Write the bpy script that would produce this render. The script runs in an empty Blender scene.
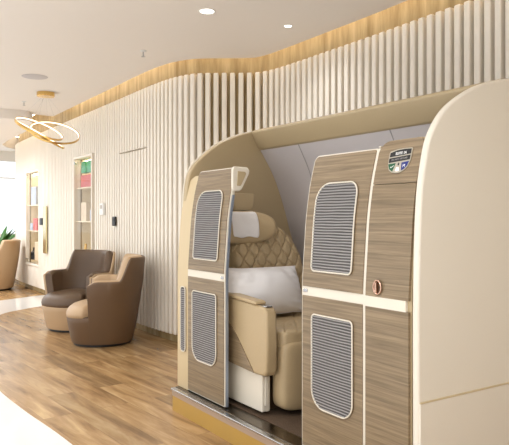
import bpy, bmesh, math
from mathutils import Vector, Matrix
from math import sin, cos, pi, radians as R

C = bpy.data.collections.new('scene'); bpy.context.scene.collection.children.link(C)
H = 1.2                       # eye height
YAW = R(33.5)                 # the suite's long axis is turned away from the view by this angle

# ------------------------------------------------------------------ materials
def s2l(c):
    return tuple(((v/255)/12.92 if v/255 <= .04045 else ((v/255+.055)/1.055)**2.4) for v in c) + (1,)

def new_mat(name):
    m = bpy.data.materials.new(name); m.use_nodes = True
    nt = m.node_tree
    return m, nt, nt.nodes['Principled BSDF']

def plain(name, rgb, rough=.5, metal=0, coat=0, noise=.04, scale=30, bump=0, spec=.5, nstretch=(1,1,1)):
    m, nt, b = new_mat(name)
    col = s2l(rgb)
    tc = nt.nodes.new('ShaderNodeTexCoord'); mp = nt.nodes.new('ShaderNodeMapping')
    mp.inputs['Scale'].default_value = nstretch
    n = nt.nodes.new('ShaderNodeTexNoise'); n.inputs['Scale'].default_value = scale; n.inputs['Detail'].default_value = 4
    nt.links.new(tc.outputs['Object'], mp.inputs[0]); nt.links.new(mp.outputs[0], n.inputs['Vector'])
    mr = nt.nodes.new('ShaderNodeMapRange')
    mr.inputs['To Min'].default_value = 1-noise; mr.inputs['To Max'].default_value = 1+noise
    nt.links.new(n.outputs['Fac'], mr.inputs['Value'])
    mx = nt.nodes.new('ShaderNodeVectorMath'); mx.operation = 'SCALE'
    mx.inputs[0].default_value = col[:3]; nt.links.new(mr.outputs[0], mx.inputs['Scale'])
    nt.links.new(mx.outputs[0], b.inputs['Base Color'])
    b.inputs['Roughness'].default_value = rough; b.inputs['Metallic'].default_value = metal
    b.inputs['Coat Weight'].default_value = coat; b.inputs['Specular IOR Level'].default_value = spec
    if bump:
        bp = nt.nodes.new('ShaderNodeBump'); bp.inputs['Strength'].default_value = bump; bp.inputs['Distance'].default_value = .003
        nt.links.new(n.outputs['Fac'], bp.inputs['Height']); nt.links.new(bp.outputs[0], b.inputs['Normal'])
    return m

def glow(name, rgb, strength):
    m, nt, b = new_mat(name)
    b.inputs['Base Color'].default_value = (.8,.8,.8,1)
    b.inputs['Emission Color'].default_value = s2l(rgb); b.inputs['Emission Strength'].default_value = strength
    return m

def wood(name, cols, stretch, scale, rough=.4, wave=0, coat=0, streak=.5):
    """grain: noise stretched along one axis through a colour ramp"""
    m, nt, b = new_mat(name)
    tc = nt.nodes.new('ShaderNodeTexCoord'); mp = nt.nodes.new('ShaderNodeMapping')
    mp.inputs['Scale'].default_value = stretch
    nt.links.new(tc.outputs['Object'], mp.inputs[0])
    n = nt.nodes.new('ShaderNodeTexNoise'); n.inputs['Scale'].default_value = scale
    n.inputs['Detail'].default_value = 7; n.inputs['Roughness'].default_value = .65; n.inputs['Distortion'].default_value = wave
    nt.links.new(mp.outputs[0], n.inputs['Vector'])
    r = nt.nodes.new('ShaderNodeValToRGB')
    r.color_ramp.elements[0].position = .3; r.color_ramp.elements[1].position = .7
    r.color_ramp.elements[0].color = s2l(cols[0]); r.color_ramp.elements[1].color = s2l(cols[-1])
    if len(cols) > 2:
        e = r.color_ramp.elements.new(.5); e.color = s2l(cols[1])
    nt.links.new(n.outputs['Fac'], r.inputs[0]); nt.links.new(r.outputs[0], b.inputs['Base Color'])
    b.inputs['Roughness'].default_value = rough; b.inputs['Coat Weight'].default_value = coat
    return m

def floor_wood():
    m, nt, b = new_mat('oak_plank_floor')
    tc = nt.nodes.new('ShaderNodeTexCoord'); mp = nt.nodes.new('ShaderNodeMapping')
    mp.inputs['Rotation'].default_value = (0, 0, R(90-4))
    nt.links.new(tc.outputs['Object'], mp.inputs[0])
    br = nt.nodes.new('ShaderNodeTexBrick')
    br.inputs['Scale'].default_value = 1; br.inputs['Brick Width'].default_value = 1.25; br.inputs['Row Height'].default_value = .185
    br.inputs['Mortar Size'].default_value = .0012; br.inputs['Mortar Smooth'].default_value = .3; br.offset = .37
    br.inputs['Color1'].default_value = (0,0,0,1); br.inputs['Color2'].default_value = (1,1,1,1); br.inputs['Mortar'].default_value = (.3,.3,.3,1)
    br.inputs['Bias'].default_value = 0
    nt.links.new(mp.outputs[0], br.inputs['Vector'])
    # grain
    g = nt.nodes.new('ShaderNodeMapping'); g.inputs['Scale'].default_value = (.9, 7, 1)
    nt.links.new(mp.outputs[0], g.inputs[0])
    ad = nt.nodes.new('ShaderNodeVectorMath'); ad.operation = 'ADD'
    sc = nt.nodes.new('ShaderNodeVectorMath'); sc.operation = 'SCALE'; sc.inputs['Scale'].default_value = 7
    nt.links.new(br.outputs['Color'], sc.inputs[0]); nt.links.new(g.outputs[0], ad.inputs[0]); nt.links.new(sc.outputs[0], ad.inputs[1])
    n = nt.nodes.new('ShaderNodeTexNoise'); n.inputs['Scale'].default_value = 1.6; n.inputs['Detail'].default_value = 8
    n.inputs['Roughness'].default_value = .6; n.inputs['Distortion'].default_value = .5
    nt.links.new(ad.outputs[0], n.inputs['Vector'])
    r = nt.nodes.new('ShaderNodeValToRGB')
    r.color_ramp.elements[0].position = .3; r.color_ramp.elements[1].position = .72
    r.color_ramp.elements[0].color = s2l((122,92,58)); r.color_ramp.elements[1].color = s2l((204,174,128))
    e = r.color_ramp.elements.new(.52); e.color = s2l((170,136,94))
    nt.links.new(n.outputs['Fac'], r.inputs[0])
    mr = nt.nodes.new('ShaderNodeMapRange'); mr.inputs['To Min'].default_value = .74; mr.inputs['To Max'].default_value = 1.16
    nt.links.new(br.outputs['Color'], mr.inputs['Value'])
    mx = nt.nodes.new('ShaderNodeVectorMath'); mx.operation = 'SCALE'
    nt.links.new(r.outputs[0], mx.inputs[0]); nt.links.new(mr.outputs[0], mx.inputs['Scale'])
    dk = nt.nodes.new('ShaderNodeMapRange'); dk.inputs['To Min'].default_value = 1; dk.inputs['To Max'].default_value = .72
    nt.links.new(br.outputs['Fac'], dk.inputs['Value'])
    m2 = nt.nodes.new('ShaderNodeVectorMath'); m2.operation = 'SCALE'
    nt.links.new(mx.outputs[0], m2.inputs[0]); nt.links.new(dk.outputs[0], m2.inputs['Scale'])
    nt.links.new(m2.outputs[0], b.inputs['Base Color'])
    b.inputs['Roughness'].default_value = .27; b.inputs['Specular IOR Level'].default_value = .5
    return m

def board_wood():
    """oak back boards behind the slats, vertical boards of different tone"""
    m, nt, b = new_mat('golden_oak_boards')
    tc = nt.nodes.new('ShaderNodeTexCoord')
    mp = nt.nodes.new('ShaderNodeMapping'); mp.inputs['Scale'].default_value = (5, 5, .7)
    nt.links.new(tc.outputs['Object'], mp.inputs[0])
    n = nt.nodes.new('ShaderNodeTexNoise'); n.inputs['Scale'].default_value = 2.2; n.inputs['Detail'].default_value = 7
    n.inputs['Roughness'].default_value = .6; nt.links.new(mp.outputs[0], n.inputs['Vector'])
    r = nt.nodes.new('ShaderNodeValToRGB')
    r.color_ramp.elements[0].position = .3; r.color_ramp.elements[1].position = .7
    r.color_ramp.elements[0].color = s2l((140,116,72)); r.color_ramp.elements[1].color = s2l((204,184,142))
    nt.links.new(n.outputs['Fac'], r.inputs[0]); nt.links.new(r.outputs[0], b.inputs['Base Color'])
    b.inputs['Roughness'].default_value = .5
    return m

def glass_mat():
    m, nt, b = new_mat('clear_glass'); nt.nodes.remove(b)
    tr = nt.nodes.new('ShaderNodeBsdfTransparent'); gl = nt.nodes.new('ShaderNodeBsdfGlossy'); gl.inputs['Roughness'].default_value = .02
    mx = nt.nodes.new('ShaderNodeMixShader')
    mx.inputs[0].default_value = .05; nt.links.new(tr.outputs[0], mx.inputs[1]); nt.links.new(gl.outputs[0], mx.inputs[2])
    nt.links.new(mx.outputs[0], nt.nodes['Material Output'].inputs[0])
    return m

def carpet_mat():
    return plain('brown_carpet', (92,76,62), .95, noise=.45, scale=160, bump=1, spec=.1)

M = dict(
    slat=plain('warm_white_slats', (243,236,224), .5, noise=.02),
    board=board_wood(),
    ceiling=plain('ceiling_paint', (236,229,221), .75, noise=.01),
    tile=plain('glossy_white_tile', (243,242,240), .08, noise=.02, scale=3),
    floor=floor_wood(),
    suite_wood=wood('grey_brown_veneer', [(104,87,64),(130,111,85),(153,133,104)], (2.0,2.0,85), 1.0, rough=.38, wave=.7),
    cream=plain('cream_leather', (226,218,203), .42, noise=.015, scale=200, bump=.05),
    jamb=plain('pale_tan_leather', (204,184,146), .42, noise=.015, scale=200, bump=.05),
    cream_trim=plain('cream_trim', (224,216,200), .35, noise=.01),
    tan=plain('tan_shell_leather', (182,163,129), .4, noise=.03, scale=150, bump=.05),
    seat_tan=plain('seat_tan_leather', (182,160,124), .42, noise=.05, scale=120, bump=.08),
    grey=plain('grey_cabin_lining', (196,190,190), .5, noise=.015),
    grille=plain('grey_grille_bars', (152,149,147), .4, noise=.02),
    grille_dark=plain('grille_backing', (92,88,86), .6, noise=.05),
    copper=plain('rose_copper', (200,165,145), .25, metal=1, noise=.02),
    steel=plain('brushed_steel', (190,192,196), .22, metal=1, noise=.04),
    blue_steel=plain('blue_grey_edge_metal', (150,160,176), .35, metal=.6, noise=.02),
    threshold=plain('dark_bronze_threshold', (110,98,84), .25, metal=1, noise=.02),
    plinth=plain('gold_plinth_laminate', (182,146,72), .28, noise=.04, scale=6),
    plinth_band=plain('taupe_plinth_band', (172,150,132), .35, noise=.02),
    carpet=carpet_mat(),
    linen=plain('white_linen', (240,238,238), .8, noise=.03, scale=14, bump=.5, spec=.2),
    chair_brown=plain('mocha_leather', (102,79,57), .45, noise=.03, scale=200, bump=.05),
    chair_dark=plain('dark_mocha_leather', (92,71,51), .45, noise=.03, scale=200, bump=.05),
    chair_tan=plain('camel_leather', (188,160,126), .45, noise=.03, scale=200, bump=.05),
    black=plain('black_plastic', (22,21,22), .4, noise=.02),
    charcoal=plain('charcoal_sign_field', (22,21,22), .5, noise=.02),
    white=plain('white_plastic', (235,235,232), .4, noise=.01),
    gold=plain('brushed_gold', (216,180,112), .25, metal=1, noise=.03),
    pale_gold=plain('pale_gold_metal', (205,192,150), .2, metal=.9, noise=.02),
    grille_frame=plain('greige_plate', (176,168,152), .4, noise=.01),
    mint=plain('reflected_sign_green', (70,170,118), .5, noise=.01),
    led=glow('warm_led', (255,240,216), 2.2),
    cove=glow('cove_led', (255,236,208), 12),
    lamp=glow('downlight_lens', (255,248,235), 6),
    caselamp=glow('case_led', (255,234,200), 11),
    green=plain('sign_green', (4,84,50), .4, noise=.01),
    blue=plain('sign_blue', (16,34,120), .4, noise=.01),
    red=plain('packaging_and_reflection_red', (212,92,84), .5, noise=.02),
    pale=plain('packaging_cream', (232,214,186), .5, noise=.02),
    bluegrey=plain('packaging_blue_grey', (180,190,205), .5, noise=.02),
    amber=glow('sign_amber_lamp', (255,160,100), .35),
    glass=glass_mat(),
    leaf=plain('plant_leaf', (64,112,44), .45, noise=.25, scale=12),
    soil=plain('dark_soil', (60,44,34), .9, noise=.3),
    pot=plain('grey_pot', (190,182,172), .5, noise=.03),
    case=plain('case_lining', (240,226,196), .5, noise=.01),
    wallpaint=plain('off_white_wall', (235,230,222), .7, noise=.01),
    blind=plain('white_roller_blind', (245,245,243), .8, noise=.01),
    sash=plain('window_frame_white', (230,228,224), .5, noise=.01),
)

# ------------------------------------------------------------------ mesh helpers
class MB:
    def __init__(self): self.v = []; self.f = []
    def add(self, vs, fs):
        o = len(self.v); self.v += [tuple(p) for p in vs]; self.f += [tuple(i+o for i in f) for f in fs]; return self
    def box(self, a, b):
        x0,y0,z0 = a; x1,y1,z1 = b
        return self.add([(x0,y0,z0),(x1,y0,z0),(x1,y1,z0),(x0,y1,z0),(x0,y0,z1),(x1,y0,z1),(x1,y1,z1),(x0,y1,z1)],
            [(0,3,2,1),(4,5,6,7),(0,1,5,4),(1,2,6,5),(2,3,7,6),(3,0,4,7)])
    def prism(self, poly, lo, hi, fn):
        """poly 2D; fn(p, q, d) -> xyz, d in lo..hi"""
        n = len(poly)
        return self.add([fn(p[0],p[1],lo) for p in poly]+[fn(p[0],p[1],hi) for p in poly],
            [tuple(range(n)), tuple(range(2*n-1,n-1,-1))]+[(i,i+n,(i+1)%n+n,(i+1)%n) for i in range(n)])
    def tube(self, pts, r, seg=8, closed=False):
        pts = [Vector(p) for p in pts]; n = len(pts); vs = []; up = None
        for i,p in enumerate(pts):
            a = pts[(i-1)%n] if (closed or i>0) else p; b = pts[(i+1)%n] if (closed or i<n-1) else p
            t = (b-a).normalized()
            if up is None: up = t.orthogonal().normalized()
            up = (up - t*up.dot(t)).normalized(); s = t.cross(up)
            rr = r[i] if isinstance(r,(list,tuple)) else r
            vs += [p+up*rr*cos(2*pi*k/seg)+s*rr*sin(2*pi*k/seg) for k in range(seg)]
        fs = []
        for i in range(n if closed else n-1):
            j = (i+1)%n
            # pick the twist that matches best on the closing ring
            off = 0
            if closed and j == 0:
                off = min(range(seg), key=lambda o:(vs[i*seg]-vs[o]).length)
            for k in range(seg):
                fs.append((i*seg+k, i*seg+(k+1)%seg, j*seg+(k+1+off)%seg, j*seg+(k+off)%seg))
        if not closed: fs += [tuple(range(seg-1,-1,-1)), tuple((n-1)*seg+k for k in range(seg))]
        return self.add(vs, fs)
    def lathe(self, prof, seg=32, c=(0,0,0)):
        n = len(prof); vs = []
        for k in range(seg):
            a = 2*pi*k/seg
            vs += [(c[0]+r*cos(a), c[1]+r*sin(a), c[2]+z) for r,z in prof]
        fs = [(k*n+i, ((k+1)%seg)*n+i, ((k+1)%seg)*n+i+1, k*n+i+1) for k in range(seg) for i in range(n-1)]
        fs += [tuple(k*n for k in range(seg-1,-1,-1)), tuple(k*n+n-1 for k in range(seg))]
        return self.add(vs, fs)
    def grid(self, rows):
        """rows of equal length, open surface"""
        n = len(rows[0])
        return self.add([p for r in rows for p in r],
            [(i*n+j, i*n+j+1, (i+1)*n+j+1, (i+1)*n+j) for i in range(len(rows)-1) for j in range(n-1)])
    def rings(self, rows, caps=True):
        """closed rings of equal length joined one to the next"""
        n = len(rows[0]); m = len(rows)
        fs = [(i*n+j, i*n+(j+1)%n, (i+1)*n+(j+1)%n, (i+1)*n+j) for i in range(m-1) for j in range(n)]
        if caps: fs += [tuple(range(n-1,-1,-1)), tuple((m-1)*n+j for j in range(n))]
        return self.add([p for r in rows for p in r], fs)
    def build(self, name, mat, parent=None, smooth=False, bevel=0, seg=2, subsurf=0):
        me = bpy.data.meshes.new(name)
        off = Vector((0,0,0))
        if parent is not None and not parent.get('_local'):
            q = parent
            while q is not None: off += q.location; q = q.parent
        me.from_pydata([tuple(Vector(p)-off) for p in self.v], [], self.f)
        bm = bmesh.new(); bm.from_mesh(me); bmesh.ops.recalc_face_normals(bm, faces=bm.faces); bm.to_mesh(me); bm.free()
        me.materials.append(M[mat])
        o = bpy.data.objects.new(name, me); C.objects.link(o)
        if parent is not None: o.parent = parent
        if bevel:
            b = o.modifiers.new('bevel','BEVEL'); b.width = bevel; b.segments = seg; b.limit_method = 'ANGLE'; b.angle_limit = R(35)
        if subsurf:
            s = o.modifiers.new('sub','SUBSURF'); s.levels = subsurf; s.render_levels = subsurf
        if smooth:
            for p in me.polygons: p.use_smooth = True
            if smooth != 'all':
                me.set_sharp_from_angle(angle=R(40))
        return o

def thing(name, label, cat, loc=(0,0,0), rz=0, group=None, local=False):
    o = bpy.data.objects.new(name, None); C.objects.link(o)
    o.location = loc; o.rotation_euler = (0,0,rz); o.empty_display_size = .1
    o['label'] = label; o['category'] = cat
    if group: o['group'] = group
    if local: o['_local'] = 1
    return o
def tag(o, label, cat, group=None):
    o['label'] = label; o['category'] = cat
    if group: o['group'] = group
    return o
def struct(o): o['kind'] = 'structure'; return o

def catmull(pts, n=10):
    out = []
    for i in range(len(pts)-1):
        p0 = Vector(pts[max(i-1,0)]); p1 = Vector(pts[i]); p2 = Vector(pts[i+1]); p3 = Vector(pts[min(i+2,len(pts)-1)])
        for k in range(n):
            t = k/n
            out.append(.5*((2*p1)+(-p0+p2)*t+(2*p0-5*p1+4*p2-p3)*t*t+(-p0+3*p1-3*p2+p3)*t**3))
    out.append(Vector(pts[-1])); return out

def lerp_tab(tab, x):
    if x <= tab[0][0]: return tab[0][1]
    for (a,va),(b,vb) in zip(tab, tab[1:]):
        if x <= b: return va+(vb-va)*(x-a)/(b-a)
    return tab[-1][1]

def resample(pts, step):
    """points at equal arc length along a polyline -> list of (point, tangent)"""
    out = []; acc = 0; nxt = 0
    for a,b in zip(pts, pts[1:]):
        L = (b-a).length
        while nxt <= acc+L:
            t = (nxt-acc)/L; out.append((a+(b-a)*t, (b-a).normalized())); nxt += step
        acc += L
    # smooth tangents
    res = []
    for i,(p,t) in enumerate(out):
        q0 = out[max(i-1,0)][0]; q1 = out[min(i+1,len(out)-1)][0]
        res.append((p, (q1-q0).normalized()))
    return res

# ------------------------------------------------------------------ the slatted wall (plan curve of the slat fronts, far to near)
PLAN = [(3.9,12.85),(3.3,12.75),(2.92,12.5),(2.75,12.1),(2.70,11.2),(2.69,10),(2.68,8.5),(2.67,7),(2.66,6.2),(2.665,5.75),(2.70,5.42),
        (2.79,5.20),(2.96,5.06),(3.13,4.945),(3.245,4.83),(3.29,4.66),(3.30,4.35),(3.295,3.9),(3.29,3.4),(3.27,2.9),(3.24,2.3),(3.15,1.6),(3.02,.9),(2.9,.2)]
curve = catmull([Vector((x,y)) for x,y in PLAN], 14)
PITCH = .077
samples = resample(curve, PITCH)
def nrm(t): return Vector((-t.y, t.x))       # see sign below: towards the room
# travelling towards -Y the room is on the -X side
def room(t):
    n = Vector((t.y, -t.x))
    return n
_chk = room(Vector((0,-1)))
assert _chk.x < 0
def offset(samp, d, every=1):
    """offset towards the room by d"""
    return [p+room(t)*d for p,t in samp[::every]]

SLAT_TOP = 2.545; SLAT_BOT = .085
NICHES = [(7.71,8.38,.55,1.98),(10.26,11.05,.45,1.95)]       # y0, y1, z0, z1
HANDLE = (9.0,9.3)
DOOR = (6.02,6.81,1.925)
slats = MB(); flush = MB()
def slat(mb, p, t, z0, z1, w=.046, dep=.062):
    n = room(t); a = p-t*w/2; b = p+t*w/2
    q = [a, b, b-n*dep, a-n*dep]
    mb.add([(v.x,v.y,z0) for v in q]+[(v.x,v.y,z1) for v in q],
        [(0,1,2,3),(7,6,5,4),(0,4,5,1),(1,5,6,2),(2,6,7,3),(3,7,4,0)])
for p,t in samples:
    cut = None
    if p.x < 2.75:
        for y0,y1,z0,z1 in NICHES:
            if y0-.03 < p.y < y1+.03: cut = (z0-.03, z1+.03)
    if cut:
        slat(slats, p, t, SLAT_BOT, cut[0]); slat(slats, p, t, cut[1], SLAT_TOP)
    elif DOOR[0] < p.y < DOOR[1] and p.x < 2.75:
        slat(flush, p, t, SLAT_BOT, DOOR[2]-.006); slat(slats, p, t, DOOR[2]+.006, SLAT_TOP)
    else:
        slat(slats, p, t, SLAT_BOT, SLAT_TOP)
struct(slats.build('trim_1', 'slat', bevel=.009, seg=3, smooth=True))
dr = struct(flush.build('door_1', 'slat', bevel=.009, seg=3, smooth=True))

# backing boards 5 cm behind the slat fronts, with holes at the display cases
bk = MB(); back_pts = offset(samples, -.064); far_pts = offset(samples, -.12)
for i in range(len(back_pts)-1):
    a, b = back_pts[i], back_pts[i+1]; c, d = far_pts[i], far_pts[i+1]
    spans = [(0, 2.9)]
    if a.x < 2.85:
        for y0,y1,z0,z1 in NICHES:
            if y0 < (a.y+b.y)/2 < y1: spans = [(0,z0),(z1,2.9)]
    for z0,z1 in spans:
        bk.add([(a.x,a.y,z0),(b.x,b.y,z0),(d.x,d.y,z0),(c.x,c.y,z0),(a.x,a.y,z1),(b.x,b.y,z1),(d.x,d.y,z1),(c.x,c.y,z1)],
            [(0,3,2,1),(4,5,6,7),(0,1,5,4),(1,2,6,5),(2,3,7,6),(3,0,4,7)])
struct(bk.build('wall_right', 'board'))

# ------------------------------------------------------------------ floor, ceiling, other walls
struct(MB().box((-4,-3,-.06),(4.6,13.3,0)).build('floor', 'tile'))
edge1 = catmull([Vector(v) for v in [(1.35,-3),(1.2,-.5),(1.1,1.8),(1.046,3.32),(.98,4.1),(.95,4.75),(.98,5.6),(1.1,6.5),(1.33,7.4),(1.7,8.27),(2.08,8.62),(2.45,8.82),(2.76,8.95)]], 8)
poly = [(p.x,p.y) for p in edge1]+[(4.3,8.95),(4.3,-3)]
struct(MB().prism(poly, 0.0005, .003, lambda a,b,d:(a,b,d)).build('floor_wood', 'floor')).name = 'trim_2'
edge2 = catmull([Vector(v) for v in [(2.76,10.05),(2.5,9.96),(2.0,9.72),(1.5,9.6),(.8,9.9),(.3,10.6),(.1,11.6),(.2,13.2)]], 8)
poly = [(p.x,p.y) for p in edge2]+[(4.3,13.2),(4.3,10.05)]
struct(MB().prism(poly, 0.0005, .003, lambda a,b,d:(a,b,d)).build('floor_wood', 'floor')).name = 'trim_3'

CEIL = 2.655
# near ceiling: its edge follows the slats, and ends at the curved step to the lower soffit
near_edge = [p for p in offset(samples, .085) if p.y < 9.15 and p.x < 3.6]
step = catmull([Vector(v) for v in [(2.30,9.12),(2.22,8.92),(2.12,8.86),(1.82,8.86),(1.0,9.0),(0,9.35),(-1.5,10.0),(-4.0,11.0)]], 8)
poly = [(p.x,p.y) for p in step] + [(-4,-3),(2.7,-3)] + [(p.x,p.y) for p in reversed(near_edge)]
struct(MB().prism(poly, CEIL, CEIL+.03, lambda a,b,d:(a,b,d)).build('ceiling', 'ceiling'))
# slot above the edge: upright return, closed on top
ret = MB()
for a,b in zip(near_edge, near_edge[1:]):
    ret.add([(a.x,a.y,CEIL+.03),(b.x,b.y,CEIL+.03),(b.x,b.y,2.88),(a.x,a.y,2.88)], [(0,1,2,3)])
sol = struct(ret.build('trim_4', 'ceiling'))
sm = sol.modifiers.new('s','SOLIDIFY'); sm.thickness = .01
struct(MB().box((-4.05,-3.05,2.9),(4.65,13.3,2.94)).build('ceiling_slab', 'ceiling')).name = 'ceiling.001'
led = MB(); led.tube([(p.x,p.y,2.80) for p in offset(samples, .055) if p.y < 9.0 and p.x < 3.6 and p.y < 12], .008, 6)
struct(led.build('trim_5', 'cove'))
# lower soffit with its curved fascia
sof = [(p.x,p.y) for p in reversed(step)] + [(2.42,9.6),(2.44,10.4),(2.46,11.4),(2.50,12.0),(2.66,12.45),(2.95,12.8),(3.3,12.95),(4.5,13.05),(4.5,13.2),(-4,13.2)]
struct(MB().prism(sof, 2.525, 2.885, lambda a,b,d:(a,b,d)).build('trim_6', 'ceiling'))
led = MB(); led.tube([(2.47,9.3,2.75),(2.49,10.4,2.75),(2.5,11.5,2.75),(2.55,12.0,2.75),(2.74,12.42,2.75),(3.0,12.7,2.75)], .008, 6)
struct(led.build('trim_7', 'cove'))

# far wall with window, side and back walls
fw = MB()
fw.box((-4,13.2,0),(4.6,13.3,.86)); fw.box((-4,13.2,2.35),(4.6,13.3,2.9)); fw.box((-4,13.2,.86),(-3.2,13.3,2.35)); fw.box((4.3,13.2,.86),(4.6,13.3,2.35))
struct(fw.build('wall_back', 'wallpaint'))
wn = MB()
for x in (-3.2,-1.7,-.2,1.3,2.25,3.4,4.27): wn.box((x,13.2,.86),(x+.03,13.27,2.35))
for z in (.86,1.98,2.32): wn.box((-3.2,13.2,z),(4.3,13.27,z+.03))
win = struct(wn.build('window_1', 'sash'))
MB().box((-3.2,13.28,.86),(4.3,13.285,2.35)).build('window_pane', 'glass', win)
lw = MB()
lw.box((-4.1,-3,0),(-4,13.3,.3)); lw.box((-4.1,-3,2.5),(-4,13.3,2.9))
for y in (-3,.0,3.2,6.4,9.6,12.9): lw.box((-4.1,y,.3),(-4,y+.3,2.5))
struct(lw.build('wall_left', 'wallpaint'))
nw = MB()
nw.box((-4.1,-3.1,0),(4.6,-3,2.9))
struct(nw.build('wall_front', 'wallpaint'))
struct(MB().box((4.6,-3.1,0),(4.65,13.3,2.9)).build('wall_outer', 'wallpaint')).name = 'wall_far_right'

# ------------------------------------------------------------------ display cases in the slatted wall
def niche(y0, y1, z0, z1, label, n):
    t = thing('display_case', label, 'display case', (2.70,(y0+y1)/2,z0), group='display cases set in the slatted wall')
    X0, X1 = 2.765, 3.10
    XF = 2.655 if n == 0 else 2.68
    b = MB(); k = .012
    b.box((X1,y0,z0),(X1+k,y1,z1)); b.box((X0,y0,z0),(X1,y0+k,z1)); b.box((X0,y1-k,z0),(X1,y1,z1))
    b.box((X0,y0,z0),(X1,y1,z0+k)); b.box((X0,y0,z1-k),(X1,y1,z1)); b.build('case_lining', 'case', t)
    f = MB(); w = .028
    f.box((XF,y0-w,z0-w),(2.745,y0,z1+w)); f.box((XF,y1,z0-w),(2.745,y1+w,z1+w))
    f.box((XF,y0,z0-w),(2.745,y1,z0)); f.box((XF,y0,z1),(2.745,y1,z1+w)); f.build('case_frame', 'slat', t, bevel=.003)
    MB().box((XF+.02,y0,z0),(XF+.026,y1,z1)).build('glass_door', 'glass', t)
    for zz in ((z0+z1)/2-.12, (z0+z1)/2+.32) if n == 0 else ((z0+z1)/2-.22,(z0+z1)/2+.2):
        MB().box((XF+.032,y0+k,zz),(X1,y1-k,zz+.015)).build('shelf', 'case', t)
    MB().box((2.80,y0+.02,z1-.03),(2.83,y1-.02,z1-.014)).build('light_strip', 'caselamp', t)
    for zz in (z0+.03, z1-.07): MB().box((XF-.003,y1-.05,zz),(XF+.019,y1-.01,zz+.04)).build('hinge', 'steel', t)
    return t
niche(*NICHES[0], 'glass fronted display case behind the mocha armchair back', 0)
niche(*NICHES[1], 'tall lit display case in the far end of the slatted wall', 1)
def item(name, mat, y, z, w, h, label, cat, group=None, x=2.75, d=.06, r=0):
    if name == 'display_box': o = MB().box((x-d/2,y-w/2,z),(x+d/2,y+w/2,z+h)).build(name, mat, bevel=.004)
    else:
        o = MB().lathe([(w*.4,0),(w*.5,.01),(w*.5,h*.6),(w*.2,h*.75),(w*.18,h)], 16, (x,y,z)).build(name, mat, smooth=True)
    return tag(o, label, cat, group)
zA = (.55+1.95)/2
GA, GB = 'packages in the nearer display case', 'packages in the far display case'
item('display_box','mint',8.195,zA+.54,.14,.15,'green block standing for a sign reflection, left of two in the nearer case','box',GA,x=2.745)  # the green pair stands in for a sign mirrored in the case glass
GA, GB = 'packages in the nearer display case', 'packages in the far display case'
item('display_box','mint',7.955,zA+.54,.14,.15,'green block standing for a sign reflection, right of two in the nearer case','box',GA,x=2.745)
item('display_box','red',8.035,zA+.345,.52,.17,'wide red block standing for a reflection below the green ones in the nearer case','box',GA)  # solid stand-in for a red reflection in the glass
item('display_box','pale',8.185,zA-.105,.2,.26,'cream box on the left of the middle shelf of the nearer case','box',GA)
item('display_box','bluegrey',7.885,zA-.105,.1,.16,'small blue grey box on the middle shelf of the nearer case','box',GA)
item('display_bottle','gold',8.185,.562,.09,.3,'gold bottle standing low in the nearer case, left one','bottle','bottles in the display cases')
item('display_bottle','gold',7.955,.562,.09,.26,'gold bottle standing low in the nearer case, right one','bottle','bottles in the display cases')
zB = 1.2
item('display_box','bluegrey',10.715,zB+.215,.3,.3,'pale blue grey box on the top shelf of the far case','box',GB)
item('display_box','red',10.615,zB-.205,.22,.2,'red box on the middle shelf of the far case','box',GB)
item('display_box','bluegrey',10.845,zB-.205,.15,.12,'small blue grey box beside the red box in the far case','box',GB)
item('display_box','pale',10.515,.512,.25,.3,'cream box on the floor of the far case','box',GB)
item('display_bottle','black',10.785,.512,.1,.2,'dark bottle beside the cream box in the far case','bottle','bottles in the display cases')

hd = MB().box((2.655,9.73,.66),(2.679,9.90,1.38)).build('pull_handle','pale_gold',bevel=.004)
tag(hd,'tall gold pull plate on the slatted door beside the far display case','door handle')
tag(MB().box((2.655,9.97,1.09),(2.679,10.10,1.20)).build('card_reader','black',bevel=.006),'black card reader left of the tall gold pull plate','card reader')
cr = thing('card_reader','slim black card reader on the slats right of the white thermostat','card reader',(2.66,6.91,1.1))
MB().box((2.640,6.865,1.11),(2.6655,6.955,1.215)).build('reader_body','black',cr,bevel=.008)
MB().box((2.637,6.89,1.17),(2.641,6.935,1.19)).build('reader_lens','charcoal',cr)
th = thing('thermostat','small white wall controller on the slats above the armchairs','thermostat',(2.66,7.3,1.22))
MB().box((2.640,7.24,1.235),(2.668,7.36,1.375)).build('controller_body','white',th,bevel=.006)
MB().box((2.637,7.27,1.31),(2.641,7.33,1.355)).build('display','pot',th)

# ------------------------------------------------------------------ the aircraft suite mock-up
FRONT = [(0,1.80),(.9,1.80),(1.2,1.822),(1.35,1.845),(1.5,1.885),(1.6,1.925)]
def P(z):
    # smooth between the knots
    return (lerp_tab(FRONT,z-.03)+lerp_tab(FRONT,z)+lerp_tab(FRONT,z+.03))/3
SH = thing('suite_enclosure','curved cream and tan aircraft suite mock up with grey lining on a raised gold plinth','aircraft suite',(2.3,2.6,0))
arc = catmull([Vector(v) for v in [(1.795,.145),(1.795,.5),(1.795,.9),(1.808,1.25),(1.84,1.44),(1.878,1.535),(1.955,1.625),(2.08,1.703),(2.2,1.75),(2.34,1.784)]], 8)
arc += catmull([Vector(v) for v in [(2.36,1.785),(2.44,1.69),(2.53,1.58),(2.62,1.40),(2.695,1.23),(2.76,.975),(2.805,.6),(2.82,.145)]], 8)
prof = [(p.x,p.y) for p in arc]
arcf = catmull([Vector(v) for v in [(1.838,.145),(1.838,.5),(1.838,.9),(1.838,1.25),(1.850,1.42),(1.884,1.515),(1.965,1.598),(2.08,1.683),(2.2,1.738),(2.34,1.782)]], 8)
arcf += arc[-57:]
def end_panel(y0, y1, mat, label, ar):
    o = MB().prism([(p.x,p.y) for p in ar], y0, y1, lambda a,b,d:(a,d,b)).build('end_panel', mat, SH, smooth=True, bevel=.009, seg=3)
    o['label'] = label; return o
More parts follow.
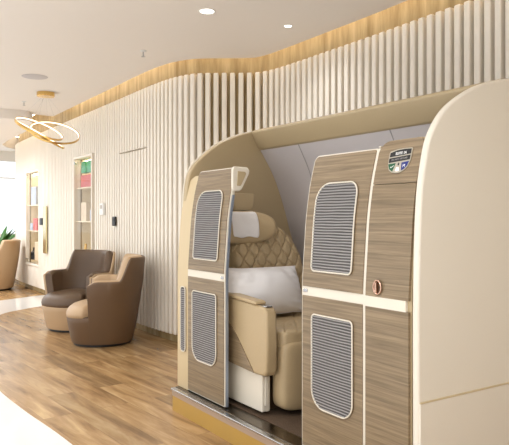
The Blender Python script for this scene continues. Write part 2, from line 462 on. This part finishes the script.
far = end_panel(3.555, 3.60, 'tan', 'tan inner face of the far end panel', arcf)
near = end_panel(1.615, 1.647, 'cream', 'cream leather outer face of the near end panel', arc)
MB().tube([(p.x,3.60,p.y) for p in arcf[24:80]], .006, 6).build('piping','cream_trim',far)
# sewn seam across the near panel at half a metre, lower part standing 4 mm proud
lowp = [(1.797,.145),(1.797,.512),(2.80,.512),(2.815,.145)]
MB().prism(lowp, 1.607, 1.616, lambda a,b,d:(a,d,b)).build('kick_panel','cream',near,bevel=.003)
MB().box((1.80,1.606,.513),(2.80,1.6145,.517)).build('seam','jamb',near)
# small lamp housing on the far panel above the seat
MB().prism([(2.07,1.355),(2.215,1.355),(2.225,1.345),(2.215,1.265),(2.195,1.245),(2.07,1.245)], 3.36, 3.555, lambda a,b,d:(a,d,b)).build('lamp_housing','tan',SH,bevel=.012,seg=3)
# side lining, leaning over the seat
lin = [(2.395,1.668),(2.508,1.49),(2.589,1.298),(2.65,1.11),(2.708,.925),(2.76,.6),(2.775,.145)]
lc = [(p.x,p.y) for p in catmull([Vector(v) for v in lin], 6)]
loop = lc+[(a+.035,b+.01) for a,b in reversed(lc)]
MB().prism(loop, 1.647, 3.555, lambda a,b,d:(a,d,b)).build('side_lining','grey',SH,smooth=True)
for yy in (3.13,2.35):
    s = MB()
    s.prism([(a-.002,b) for a,b in lc]+[(a+.002,b) for a,b in reversed(lc)], yy, yy+.005, lambda a,b,d:(a,d+(1.668-b)*.12,b)); s.build('lining_joint','grille',SH)
# canopy band between the end panels
can = [(2.325,1.772),(2.335,1.786),(2.36,1.792),(2.42,1.79),(2.445,1.70),(2.44,1.655),(2.395,1.658),(2.383,1.668)]
MB().prism(can, 1.647, 3.555, lambda a,b,d:(a,d,b)).build('canopy_band','tan',SH,bevel=.008,seg=3,smooth=True)
# plinth, band, threshold, carpet
MB().box((1.752,1.5,0),(2.85,3.575,.094)).build('plinth','plinth',SH,bevel=.002)
MB().box((1.750,1.5,.0945),(2.85,3.578,.128)).build('plinth_band','plinth_band',SH,bevel=.002)
MB().box((1.742,1.5,.1285),(1.775,3.582,.142)).build('step_nosing','steel',SH,bevel=.005,seg=3)
MB().box((1.776,1.62,.1285),(1.868,3.582,.144)).build('door_track','threshold',SH,bevel=.004)
MB().box((1.869,1.647,.1285),(2.78,3.555,.146)).build('carpet','carpet',SH)

# slabs that follow the leaning front: outline given as left/right y for each height
def slab(mb, zs, ylo, yhi, xf, xb):
    rows = []
    for z in zs:
        a, b = ylo(z), yhi(z)
        rows.append([(P(z)+xf,a,z),(P(z)+xf,b,z),(P(z)+xb,b,z),(P(z)+xb,a,z)])
    mb.rings(rows); return mb
def rr(y0, y1, z0, z1, bl, br, tl, tr, n=14):
    """rounded outline: functions giving y at height z; 'l' is the picture's left = larger y"""
    def lo(z):   # smaller y, right side
        y = y0
        if z < z0+br: d = z0+br-z; y = y0+br-math.sqrt(max(br*br-d*d,0))
        if z > z1-tr: d = z-(z1-tr); y = max(y, y0+tr-math.sqrt(max(tr*tr-d*d,0)))
        return y
    def hi(z):
        y = y1
        if z < z0+bl: d = z0+bl-z; y = y1-bl+math.sqrt(max(bl*bl-d*d,0))
        if z > z1-tl: d = z-(z1-tl); y = min(y, y1-tl+math.sqrt(max(tl*tl-d*d,0)))
        return y
    zs = set()
    for r_,base,sg in ((bl,z0,1),(br,z0,1),(tl,z1,-1),(tr,z1,-1)):
        for k in range(n+1): zs.add(round(base+sg*r_*(1-cos(pi/2*k/n)),5))
    z = z0
    while z < z1: zs.add(round(z,5)); z += .05
    zs.add(round(z1,5))
    zs = sorted(zs); out = [zs[0]]
    for z in zs[1:]:
        if z-out[-1] > .0004: out.append(z)
    return out, lo, hi
def outline(zs, lo, hi, xf):
    pts = [(P(z)+xf, hi(z), z) for z in zs]
    pts += [(P(z)+xf, lo(z), z) for z in reversed(zs)]
    res = [pts[0]]
    for p in pts[1:]:
        if (Vector(p)-Vector(res[-1])).length > .0015: res.append(p)
    if (Vector(res[0])-Vector(res[-1])).length < .0015: res.pop()
    return res
def vent(parent, y0, y1, z0, z1, radii, off=0, pitch=.0125, name='vent'):
    zs, lo, hi = rr(y0, y1, z0, z1, *radii)
    v = slab(MB(), zs, lo, hi, off-.0035, off+.002).build(name,'grille_dark',parent)
    g = MB(); z = z0+.008; i = 0
    while z < z1-.006:
        a, b = lo(z)+.002, hi(z)-.002
        ns = max(3,int((b-a)/.02))
        ph = i*.9
        def c(y): return z+.0006*sin(y*40+ph)
        rows = [[(P(z)+off-.008, a+(b-a)*k/ns, c(a+(b-a)*k/ns)-.0028),(P(z)+off-.0095, a+(b-a)*k/ns, c(a+(b-a)*k/ns)),
                 (P(z)+off-.008, a+(b-a)*k/ns, c(a+(b-a)*k/ns)+.0028),(P(z)+off-.003, a+(b-a)*k/ns, c(a+(b-a)*k/ns))] for k in range(ns+1)]
        if b-a > .01: g.rings(rows)
        z += pitch; i += 1
    return v, g, (zs,lo,hi)
def place_vent(parent, *a, **k):
    off = k.get('off',0)
    v, g, (zs,lo,hi) = vent(parent, *a, **k)
    # bars and border are pieces of the grille: one mesh each, kept at the same level as the vent backing
    g.build('grille_bars','grille',parent,smooth=True)
    MB().tube(outline(zs,lo,hi,off-.006), .0036, 8, closed=True).build('vent_border','cream_trim',parent,smooth='all')

def sliding_door(y0, y1, ztop, label, vu, vl, left_metal=False):
    zs, lo, hi = rr(y0, y1, .150, ztop, .004,.004,.03,.012)
    d = slab(MB(), zs, lo, hi, 0, .020).build('sliding_door','cream_trim',SH,smooth=True)
    d['label'] = label
    m = .008
    for (a, b, top) in ((.150+.006, .846, False),(.888, ztop-m*.7, True)):
        zs2, lo2, hi2 = rr(y0+m, y1-m, a, b, .002,.002,.025 if top else .002,.010 if top else .002)
        slab(MB(), zs2, lo2, hi2, -.004, .003).build('wood_veneer','suite_wood',d)
    place_vent(d, *vu, (.022,.022,.085,.05), off=-.004)
    place_vent(d, *vl, (.085,.07,.02,.02), off=-.004)
    b = MB()
    b.box((P(.87)-.005,y1-.042,.860),(P(.87)+.002,y1-.012,.876)) if not left_metal else b.box((P(.87)-.005,y0+.012,.858),(P(.87)+.002,y0+.04,.874))
    b.build('latch','steel',d,bevel=.003)
    return d
dl = sliding_door(3.018,3.458,1.487,'sliding suite door left of the opening, open',(3.095,3.385,.957,1.358),(3.100,3.385,.355,.765),True)
dm = sliding_door(1.908,2.321,1.490,'sliding suite door right of the opening',(1.982,2.248,.962,1.355),(1.970,2.238,.352,.768))
# metal strip on the closing edge of the left door
zs, lo, hi = rr(3.012,3.018,.150,1.33,.001,.001,.001,.001)
slab(MB(), zs, lo, hi, .006, .020).build('edge_strip','blue_steel',dl)
# looped cream catch on top of that edge
tr = [(1.838,1.470),(1.848,1.488),(1.936,1.486),(1.952,1.470),(1.948,1.448),(1.900,1.362),(1.885,1.350),(1.848,1.350),(1.838,1.362)]
MB().prism(tr, 2.996, 3.016, lambda a,b,d:(a,d,b)).build('door_catch','cream_trim',dl,bevel=.007,seg=3)
ti = [(1.870,1.462),(1.920,1.460),(1.926,1.448),(1.890,1.380),(1.864,1.380)]
MB().prism(ti, 2.992, 2.997, lambda a,b,d:(a,d,b)).build('catch_inset','tan',dl,bevel=.003)

# jamb at the far end, with its slim vent
zs, lo, hi = rr(3.459,3.600,.145,1.462,.003,.003,.12,.02)
j = slab(MB(), zs, lo, hi, .001, .04).build('far_jamb','jamb',SH,smooth=True)
place_vent(j, 3.484,3.546,.375,.775,(.022,.022,.022,.022), off=0)
# post between the middle door and the column
zs, lo, hi = rr(1.8945,1.907,.150,1.497,.003,.003,.02,.02)
slab(MB(), zs, lo, hi, -.002, .05).build('door_post','cream_trim',SH,smooth=True,bevel=.004,seg=3)
# fixed wooden column with number plate, lock and cream stripe
zs, lo, hi = rr(1.653,1.893,.150,1.515,.004,.004,.055,.03)
col = slab(MB(), zs, lo, hi, .0, .05).build('number_column','tan',SH,smooth=True)
for (a,b,tl,tr_) in ((.152,.845,.002,.002),(.887,1.333,.002,.002),(1.3365,1.512,.052,.026)):
    zs, lo, hi = rr(1.658,1.889,a,b,.002,.002,tl,tr_)
    slab(MB(), zs, lo, hi, -.012, .002).build('wood_veneer','suite_wood',col)
zs, lo, hi = rr(1.672,1.889,.845,.887,.001,.001,.001,.001)
slab(MB(), zs, lo, hi, -.0125, .002).build('cream_stripe','cream_trim',col)
# lock
lk = MB(); lk.tube([(P(.926)-.018, 1.818+.021*cos(a), .926+.027*sin(a)) for a in [2*pi*k/24 for k in range(24)]], .004, 8, closed=True)
lock = lk.build('lock_ring','copper',col,smooth='all')
MB().prism([(1.818+.018*cos(2*pi*k/20), .926+.024*sin(2*pi*k/20)) for k in range(20)], -.012,-.016, lambda a,b,d:(P(.926)+d,a,b)).build('lock_plate','chair_dark',col)
MB().box((P(.926)-.030,1.813,.905),(P(.926)-.015,1.823,.947)).build('lock_lever','copper',col,bevel=.003)

# number plate: shield outline in (y to the left, z up), centre (1.762, 1.425)
cy, cz, X0 = 1.7625, 1.424, None
def plate(mb, pts, d0, d1):
    """pts in local (u right, v up)"""
    return mb.prism(pts, d0, d1, lambda u,v,d:(P(cz+v)-.012+d, cy-u, cz+v))
shield = [(-.060,.038),(-.055,.043),(-.02,.049),(.02,.051),(.055,.050),(.060,.045)]
shield += [(.058,.0),(.050,-.022),(.035,-.037),(.015,-.046),(-.005,-.048),(-.03,-.044),(-.048,-.034),(-.056,-.018),(-.060,.0)]
pl = plate(MB(), shield, -.001, -.004).build('number_plate','grille_frame',SH,bevel=.001,seg=1)
plate(MB(), [(-.055,.019),(-.054,.036),(-.02,.0445),(.02,.047),(.055,.0455),(.0555,.026),(0,.022)], -.004,-.0048).build('plate_field','charcoal',pl)
plate(MB(), [(-.0555,-.004),(-.055,.014),(0,.0175),(.055,.0215),(.0545,.003),(0,-.0005)], -.004,-.0048).build('plate_field','charcoal',pl)
plate(MB(), [(-.055,-.009),(-.016,-.007),(-.027,-.040),(-.044,-.031),(-.051,-.020)], -.004,-.0048).build('plate_field','green',pl)
plate(MB(), [(.015,-.007),(.053,-.003),(.046,-.020),(.034,-.032),(.019,-.039)], -.004,-.0048).build('plate_field','blue',pl)
plate(MB(), [(-.009,-.024),(.004,-.024),(.008,-.040),(-.006,-.041),(-.012,-.038)], -.004,-.0048).build('indicator','amber',pl)
plate(MB(), [(.0+.004*cos(2*pi*k/10),-.012+.006*sin(2*pi*k/10)) for k in range(10)], -.004,-.0048).build('sensor','black',pl)
plate(MB(), [(-.042,-.022),(-.037,-.026),(-.036,-.0255),(-.024,-.018),(-.0245,-.0155),(-.0365,-.0225),(-.0405,-.0195)], -.0047,-.0053).build('tick_mark','white',pl)
mk = MB()
plate(mk, [(.025,-.026),(.027,-.026),(.027,-.014),(.025,-.014)], -.0047,-.0053)
plate(mk, [(.027,-.022),(.035,-.016),(.035,-.013),(.027,-.019)], -.0047,-.0053)
plate(mk, [(.034,-.026),(.036,-.026),(.036,-.014),(.034,-.014)], -.0047,-.0053)
mk.build('icon_mark','white',pl)
def text(body, size, y, z, xoff, parent, shear=0.05, mat='white', bold=.0):
    cu = bpy.data.curves.new('text','FONT'); cu.body = body; cu.size = size; cu.align_x = 'CENTER'; cu.align_y = 'CENTER'; cu.extrude = .0003; cu.offset = bold
    ob = bpy.data.objects.new('tmp',cu); C.objects.link(ob)
    dg = bpy.context.evaluated_depsgraph_get(); dg.update()
    me = bpy.data.meshes.new_from_object(ob.evaluated_get(dg)); bpy.data.objects.remove(ob)
    me.materials.clear(); me.materials.append(M[mat])
    off = parent.parent.location if parent.parent else Vector((0,0,0))
    for v in me.vertices:
        u, w, dd = v.co.x, v.co.y, v.co.z
        w += u*shear*2
        v.co = Vector((P(z+w)-.012+xoff-dd, y-u, z+w))-off
    me.flip_normals() if False else None
    o = bpy.data.objects.new('lettering', me); C.objects.link(o); o.parent = parent; return o
text('SUITE 1A', .0145, cy-.004, cz+.0315, -.0052, pl, .015, bold=.0003)
text('DO NOT DISTURB', .0100, cy+.0, cz+.0085, -.0052, pl, .03, mat='grille', bold=0)

# ------------------------------------------------------------------ the seat
ST = thing('airline_seat','tan quilted leather airline seat with winged headrest inside the suite','airline seat',(2.2,3.0,.146))
def wback(z):
    return lerp_tab([(.45,.38),(.62,.40),(.80,.408),(.88,.408),(.945,.398),(1.0,.376),(1.042,.35),(1.08,.32),(1.117,.28),(1.14,.24),(1.157,.20),(1.17,.15),(1.178,.09)], z)
cx = 2.16
def yrec(z): return 3.24+(z-.5)*.20
nz, nu = 170, 150
rows = []
for i in range(nz+1):
    z = .46+(1.178-.46)*i/nz
    row = []
    for k in range(nu+1):
        u = -1+2*k/nu; x = cx+u*wback(z)*(1 if u>0 else .38)
        edge = (1-abs(u)**5)**.5 * min(1,((1.181-z)/.05))**.5
        y = yrec(z)-.075*edge
        # quilting: diamonds bounded by grooves
        a = (x*.92+z*.62)/.078; b = (x*.92-z*.62)/.078
        ga = abs(a-round(a)); gb = abs(b-round(b))
        g = max(0,1-min(ga,gb)/.06)
        fade = min(1,(1-abs(u))*8)
        y += (.009*g - .012*min(1,(16*ga*gb)**.7))*fade
        row.append((x,y,z))
    rows.append(row)
bb = MB().grid(rows)
rows2 = [[(cx+(-1+2*k/nu)*wback(z_)*(1 if 2*k>nu else .38), yrec(z_)+.07*(1-abs(-1+2*k/nu)**6)**.5, z_) for k in range(nu+1)] for z_ in [.46+(1.178-.46)*i/nz for i in range(nz+1)]]
bb.grid(rows2)
br_ = bb.build('backrest','seat_tan',ST,smooth='all')
def superell(mb, c, s, e1=.5, e2=.5, nu=32, nv=20, fn=None):
    def pw(v,e): return math.copysign(abs(v)**e, v)
    rows = []
    for i in range(nv+1):
        ph = -pi/2+pi*i/nv; ph = max(min(ph,pi/2-.001),-pi/2+.001)
        row = []
        for k in range(nu):
            t = 2*pi*k/nu
            p = Vector((s[0]*pw(cos(ph),e1)*pw(cos(t),e2), s[1]*pw(cos(ph),e1)*pw(sin(t),e2), s[2]*pw(sin(ph),e1)))
            if fn: p = fn(p)
            row.append(tuple(Vector(c)+p))
        rows.append(row)
    return mb.rings(rows)
# headrest: wide cushion, ends swept a little forward
def hf(p): p.y -= .35*p.x*p.x/.2; return p
superell(MB(), (2.065,3.295,1.142), (.215,.06,.102), .74,.70, 40, 22, hf).build('headrest','seat_tan',ST,smooth='all')
# seat cushion and leg rest
def cush(p):
    a = (p.x*.92+p.y*.62)/.078; b = (p.x*.92-p.y*.62)/.078
    g = max(0,1-min(abs(a-round(a)),abs(b-round(b)))/.1)
    if p.z > .02: p.z -= .007*g
    return p
superell(MB(), (2.26,2.985,.550), (.305,.30,.058), .28,.28, 160, 70, cush).build('seat_cushion','seat_tan',ST,smooth='all')
superell(MB(), (2.225,2.75,.358), (.262,.08,.188), .25,.45, 44, 26, lambda p: Vector((p.x,p.y+(.05*(-p.z)*.2),p.z))).build('leg_rest','seat_tan',ST,smooth='all')
# aisle-side console: cream box, tan armrest body with a wooden inlay, arm pad
MB().box((1.888,2.78,.165),(1.942,3.15,.43)).build('console_base','cream_trim',ST,bevel=.008,seg=3)
MB().box((1.905,2.774,.20),(1.928,2.782,.355)).build('console_slot','cream',ST,bevel=.004)
ab = [(2.712,.40),(2.708,.55),(2.715,.70),(2.735,.728),(2.80,.735),(3.12,.755),(3.16,.757),(3.16,.388),(3.12,.385),(2.82,.365),(2.73,.368)]
MB().prism(ab, 1.868, 1.940, lambda a,b,d:(d,a,b)).build('armrest','seat_tan',ST,bevel=.014,seg=4,smooth=True)
inl = catmull([Vector(v) for v in [(3.15,.645),(3.12,.63),(3.02,.565),(2.94,.49),(2.87,.42),(2.825,.372)]],5)
ip = [(p.x,p.y) for p in inl]+[(3.12,.388),(3.152,.392)]
MB().prism(ip, 1.863, 1.868, lambda a,b,d:(d,a,b)).build('wood_inlay','suite_wood',ST)
MB().prism([(2.80,.737),(3.155,.757),(3.155,.777),(2.82,.757),(2.80,.750)], 1.860, 1.930, lambda a,b,d:(d,a,b)).build('arm_pad','seat_tan',ST,bevel=.008,seg=3)
MB().box((1.885,2.735,.729),(1.925,2.785,.737)).build('arm_button','steel',ST,bevel=.003)
fb = MB(); fb.box((1.97,2.85,.146),(2.55,3.4,.40)); fb.build('seat_base','chair_dark',ST,bevel=.01)

# white cloth on the headrest
def hfront(x, z):
    px, pz = (x-2.065)/.215, (z-1.142)/.102
    q = max(0, 1-abs(pz)**(2/.74)); r_ = q**(.37)
    e = max(0, (1-min(1,abs(px)/max(r_,.01))**(2/.74)))
    return 3.295-.060*r_*(e**.35)-.35*(px*.215)**2/.2
cl = MB(); rows = []
for i in range(25):
    v = i/24; row = []
    for k in range(21):
        u = -1+2*k/20
        if v < .22: z = 1.135+.105*1.0; dx = 1
        zz = 1.238-max(0,(v-.2))/.8*.155
        zz += .004*sin(u*5) if v>.95 else 0
        hw = .098-.008*v
        if v > .9: hw *= math.sqrt(max(.2,1-((v-.9)/.1)**2*.15))
        x = 2.055+u*hw+.022*v
        if v <= .2:
            y = 3.295+.05-(.2-0)*0-.05*(v/.2)-.35*(x-2.065)**2/.2; z = 1.2435-.02*((.2-v)/.2)*.0
        else:
            z = zz; y = hfront(x,z)-.0045-.002*sin(u*7+z*60)*.6
            if z > 1.225: y = min(y, 3.295-.35*(x-2.065)**2/.2)
        row.append((x,y,z))
    rows.append(row)
cl.grid(rows)
hc = cl.build('headrest_cover','linen',smooth='all')
s_ = hc.modifiers.new('s','SOLIDIFY'); s_.thickness = .003
tag(hc,'white cloth cover draped over the tan airline seat headrest','headrest cover')

# pillow: pinched corners, leaning on the backrest
pm = MB(); rows = []; rowsb = []
N = 48
import random
random.seed(4)
def pil(u, v, side):
    x = .252*u*(1+.025*(1-v*v)); z = .146*v*(1-.02*(1-u*u)-.05*u*abs(u)**3)
    x += .010*u*abs(u*v)**8; z += .006*v*abs(u*v)**8
    th = .098*((1-u*u)**.55)*((1-v*v)**.55)
    k_ = (1-min(1,th/.098))
    wr = .007*sin(22*v+8*u)*k_*abs(u)+.006*sin(19*u+4*v)*k_*abs(v)+.004*sin(11*u*v+7*u)
    return x, side*(th+.003)+wr*(1-max(abs(u),abs(v))**8), z
ang = R(17)
for side, acc in ((-1,rows),(1,rowsb)):
    for i in range(N+1):
        v = -1+2*i/N; row = []
        for k in range(N+1):
            u = -1+2*k/N
            x,y,z = pil(u,v,side)
            if abs(u) == 1 or abs(v) == 1: y = .0
            yy = y*cos(ang)+z*sin(ang); zz = -y*sin(ang)+z*cos(ang)
            row.append((2.135+x, 3.115+yy, .765+zz))
        acc.append(row)
pm.grid(rows); pm.grid(rowsb)
pw = pm.build('pillow','linen',smooth='all')
wd = pw.modifiers.new('w','WELD'); wd.merge_threshold = .0015
tag(pw,'plump white pillow propped on the tan airline seat','pillow')

# ------------------------------------------------------------------ armchairs (local: facing +X)
def armchair(loc, rz, label, outer, inner, seatm, basem, group=None):
    t = thing('tub_armchair', label, 'armchair', loc, rz, group, local=True)
    def rad(th, z, ins=0):
        base = .272+.103*min(1,z/.55)**.75 + (.03*max(0,(z-.5)/.34) if cos(th) < -.2 else 0)
        rx, ry = (base+.005-ins), (base+.01-ins)
        e = 2.25
        c, s = abs(cos(th)), abs(sin(th))
        r_ = 1/((c/rx)**e+(s/ry)**e)**(1/e)
        return r_
    def top(th):
        d = abs(math.degrees(th)-180)
        k = max(0,min(1,(66-d)/17)); k = k*k*(3-2*k)
        base = .612+.215*k
        f = max(0,min(1,(d-92)/14)); return base-.03*f**3
    T0, T1 = R(71), R(289); n = 84
    def sweep(r_out, r_in, z0, topoff, name, mat):
        rws = []
        for i in range(n+1):
            th = T0+(T1-T0)*i/n; zt = top(th)+topoff
            ring = []
            zsl = [z0+(zt-.02-z0)*k/8 for k in range(9)]
            for z in zsl: ring.append((rad(th,z,r_out), z))
            w = r_in-r_out
            for k in range(1,6):
                a = pi*k/6; ring.append((rad(th,zt-.02,r_out+w/2)+w/2*cos(a), zt-.02+min(.02+w*.18,.03)*sin(a)))
            for z in reversed(zsl): ring.append((rad(th,z,r_in), z))
            rws.append([(r_*cos(th), r_*sin(th), z) for r_,z in ring])
        return MB().rings(rws).build(name, mat, t, smooth=True, bevel=.010, seg=3)
    sweep(0, .024, .03, 0, 'outer_shell', outer)
    sweep(.0245, .105, .27, .004, 'inner_padding', inner)
    # front of the base, between the arms
    rws = []
    for z in [.03,.08,.15,.22,.27,.285]:
        rws.append([((rad(a,z,.004 if z<.28 else .012))*cos(a), (rad(a,z,.004 if z<.28 else .012))*sin(a), z) for a in [2*pi*k/64 for k in range(64)]])
    MB().rings(rws).build('base', basem, t, smooth=True)
    rws = []
    for z,ins in [(.286,.022),(.292,.010),(.32,.006),(.345,.012),(.372,.030),(.395,.065),(.410,.12),(.418,.24)]:
        ring = []
        for k in range(64):
            a = 2*pi*k/64
            fr = 1 if cos(a) > .15 else 0
            r_ = rad(a,.3,0)-ins
            if abs(math.degrees(a if a<=pi else 2*pi-a)) > 66: r_ = min(r_, rad(a,.3,.108)-ins*.3)
            ring.append((max(r_,.02)*cos(a)+.0, max(r_,.02)*sin(a), z-.02*(cos(a)>0)*cos(a)*(r_/.3)))
        rws.append(ring)
    MB().rings(rws).build('seat_cushion', seatm, t, smooth='all')
    MB().lathe([(.26,.004),(.27,.006),(.27,.032),(.26,.034)],40).build('glide_ring','black',t)
    return t
armchair((2.15,5.91,0), R(158), 'mocha tub armchair with camel inside, right one of the pair', 'chair_brown','chair_tan','chair_tan','chair_brown','tub armchairs along the slatted wall')
armchair((2.17,6.80,0), R(204), 'mocha tub armchair with camel base, left one of the pair', 'chair_tan','chair_dark','chair_dark','chair_tan','tub armchairs along the slatted wall')
armchair((2.22,11.25,0), R(150), 'camel tub armchair beside the plant, cut by the left edge', 'chair_tan','chair_tan','chair_tan','chair_tan','tub armchairs along the slatted wall')

# ------------------------------------------------------------------ plant by the far window
pt = thing('potted_plant','leafy green potted plant behind the far camel armchair','plant',(2.50,12.3,0))
MB().lathe([(.12,0),(.13,.01),(.17,.5),(.17,.52),(.15,.52),(.145,.46)],28,(2.50,12.3,0)).build('pot','pot',pt,smooth=True)
MB().lathe([(.14,.44),(.145,.47),(.02,.485)],24,(2.50,12.3,0)).build('soil','soil',pt)
random.seed(7)
lf = MB()
for i in range(80):
    a = random.uniform(0,2*pi); el = random.uniform(.5,1.35); L = random.uniform(.3,.6); w = random.uniform(.03,.05)
    d = Vector((cos(a)*cos(el),sin(a)*cos(el),sin(el))); s = Vector((-sin(a),cos(a),0)); p = Vector((2.50,12.3,.52))
    r0, r1 = [], []
    rowsl = []
    for k in range(9):
        f = k/8; d2 = d.copy(); d2.z -= f*1.1*cos(el)+.25*f
        p = p+d2.normalized()*L/8
        ww = w*sin(pi*min(1,f*.95+.05))**.8
        nn = s.cross(d2).normalized()
        rowsl.append([tuple(p-s*ww+nn*.008), tuple(p), tuple(p+s*ww+nn*.008)])
    lf.grid(rowsl)
lo_ = lf.build('leaves','leaf',pt,smooth='all'); sm = lo_.modifiers.new('s','SOLIDIFY'); sm.thickness = .002

# ------------------------------------------------------------------ ceiling fittings
def project_dir():
    f = Vector((sin(YAW),cos(YAW),0)); r_ = Vector((cos(YAW),-sin(YAW),0)); return f, r_
F_, R_ = project_dir(); U_ = Vector((0,0,1))
ch = thing('ring_chandelier','gold chandelier of three tilted glowing rings hanging from a round canopy','chandelier',(2.03,7.45,CEIL))
MB().lathe([(.10,-.002),(.10,-.045),(.095,-.05)],40,(2.03,7.45,CEIL)).build('ceiling_canopy','gold',ch,smooth=True)
Cc = Vector((2.03,7.45,0))
def ring(cxp, z, a, phi, b, flip=1, gap=None):
    """hoop of radius a; phi turns its long axis, b is how open it looks"""
    c = Cc+R_*cxp+U_*z
    D = (c-Vector((0,0,H))).normalized(); Rr = D.cross(U_).normalized(); Uu = Rr.cross(D)
    u = Rr*cos(phi)+Uu*sin(phi); v0 = -Rr*sin(phi)+Uu*cos(phi)
    v = (v0*b+D*flip*math.sqrt(a*a-b*b)).normalized()
    nrm_ = u.cross(v).normalized()
    n = 72
    rws = []; led_ = []
    for k in range(n):
        t = 2*pi*k/n; d = u*cos(t)+v*sin(t)
        rws.append([tuple(c+d*(a+x)+nrm_*y) for x,y in ((-.0,-.011),(.008,-.011),(.008,.011),(-.0,.011))])
        led_.append([tuple(c+d*(a+x)+nrm_*y) for x,y in ((-.004,-.006),(-.0005,-.006),(-.0005,.006),(-.004,.006))])
    m1 = MB().rings(rws+[rws[0]],caps=False).build('ring','gold',ch,smooth=True)
    MB().rings(led_+[led_[0]],caps=False).build('light_strip','led',m1)
    return c, u, v, a
ringA = ring(-.075, 2.235, .275, R(-21), .068)
ringB = ring( .105, 2.190, .275, R(-9), .112)
ringC = ring(-.065, 2.165, .300, R(-29), .012)
for rg, ts in ((ringA,(.6,2.6)),(ringB,(.5,2.4)),(ringC,(1.2,4.2))):
    c,u,v,a = rg
    for t in ts:
        e = c+(u*cos(t)+v*sin(t))*(a+.004)
        MB().tube([(2.03+.03*cos(t),7.45+.03*sin(t),CEIL-.048),tuple(e)], .0007, 5).build('cable','steel',ch)

def downlight(x, y, label, q=1):
    t = thing('downlight', label, 'downlight', (x,y,CEIL), group='round ceiling downlights')
    MB().lathe([(.050*q,-.001),(.060*q,-.004),(.060*q,-.001),(.050*q,.0)],36,(x,y,CEIL)).build('trim_ring','white',t,smooth=True)
    MB().lathe([(.0,-.0015),(.049*q,-.0015),(.049*q,-.0005)],36,(x,y,CEIL)).build('lens','lamp',t)
downlight(2.18,3.90,'larger round downlight above the left end of the suite')
downlight(2.86,3.86,'smaller round downlight nearer the wall slats',.55)
sp = thing('ceiling_speaker','round flush white ceiling speaker grille near the chandelier','speaker',(1.71,6.68,CEIL))
MB().lathe([(.0,-.006),(.115,-.006),(.125,-.004),(.13,-.001)],48,(1.71,6.68,CEIL)).build('speaker_grille','grey',sp,smooth=True)
def sprinkler(x, y, label):
    t = thing('sprinkler_head', label, 'sprinkler', (x,y,CEIL), group='ceiling sprinkler heads')
    MB().lathe([(.0,.0),(.03,-.002),(.022,-.010),(.0,-.012)],20,(x,y,CEIL)).build('escutcheon','white',t)
    MB().lathe([(.006,-.01),(.006,-.05),(.018,-.052),(.018,-.055),(.0,-.055)],12,(x,y,CEIL)).build('nozzle','steel',t)
sprinkler(1.96,8.17,'tiny sprinkler head left of the chandelier canopy')
sprinkler(2.23,5.12,'tiny sprinkler head between the chandelier and the suite')

# ------------------------------------------------------------------ light
def area(name, loc, size, power, col=(.98,.985,1), rot=(0,0,0), spread=None, shape='DISK', sy=None):
    l = bpy.data.lights.new(name,'AREA'); l.shape = shape; l.size = size; l.energy = power; l.color = col
    if sy: l.size_y = sy
    if spread: l.spread = spread
    o = bpy.data.objects.new(name,l); C.objects.link(o); o.location = loc; o.rotation_euler = rot; return o
k = 0
for x,y,pw_ in [(2.18,3.90,4),(2.86,3.86,2.5)]:
    area('downlight_and_fill',(x,y,CEIL-.012),.09,pw_,spread=R(130))
for x in (-2.6,-.8,.9):  # unseen fill lamps without fittings, added to brighten the room, stronger behind the camera
    for y in (-1.6,.4,2.4,4.4,6.4,8.2):
        area('downlight_and_fill',(x,y,CEIL-.012),.14,19 if y < 1 else 9,spread=R(160))
for x,y in ((-2,10.8),(0,11.2),(1.5,10.6),(1.4,12.2)):  # more added fill lamps out of view, lifting the far end under the soffit
    area('downlight_and_fill',(x,y,2.52-.012),.14,34,spread=R(160))
area('window_daylight',(-3.95,4.5,1.4),9,260,(.95,.97,1),(0,R(-90),0),shape='RECTANGLE',sy=2.1) if False else None
w = bpy.data.worlds.new('sky'); bpy.context.scene.world = w; w.use_nodes = True
w.node_tree.nodes['Background'].inputs[0].default_value = (.88,.94,1,1); w.node_tree.nodes['Background'].inputs[1].default_value = 2.1

# ------------------------------------------------------------------ camera
cam = bpy.data.cameras.new('camera'); co = bpy.data.objects.new('camera',cam); C.objects.link(co)
co.location = (0,0,H); co.rotation_euler = (R(90),0,-YAW)
cam.sensor_width = 36; cam.lens = 36*633/509; cam.shift_y = -4.5/509; cam.clip_start = .02
sc = bpy.context.scene; sc.camera = co
sc.view_settings.view_transform = 'Standard'; sc.view_settings.look = 'None'; sc.view_settings.gamma = 1
sc.view_settings.use_curve_mapping = False; sc.view_settings.exposure = -0.13
sc.cycles.use_denoising = True; sc.cycles.max_bounces = 8; sc.cycles.diffuse_bounces = 5
sc.cycles.caustics_reflective = False; sc.cycles.caustics_refractive = False; sc.cycles.sample_clamp_indirect = 6
for o in bpy.data.objects:
    if '_local' in o: del o['_local']
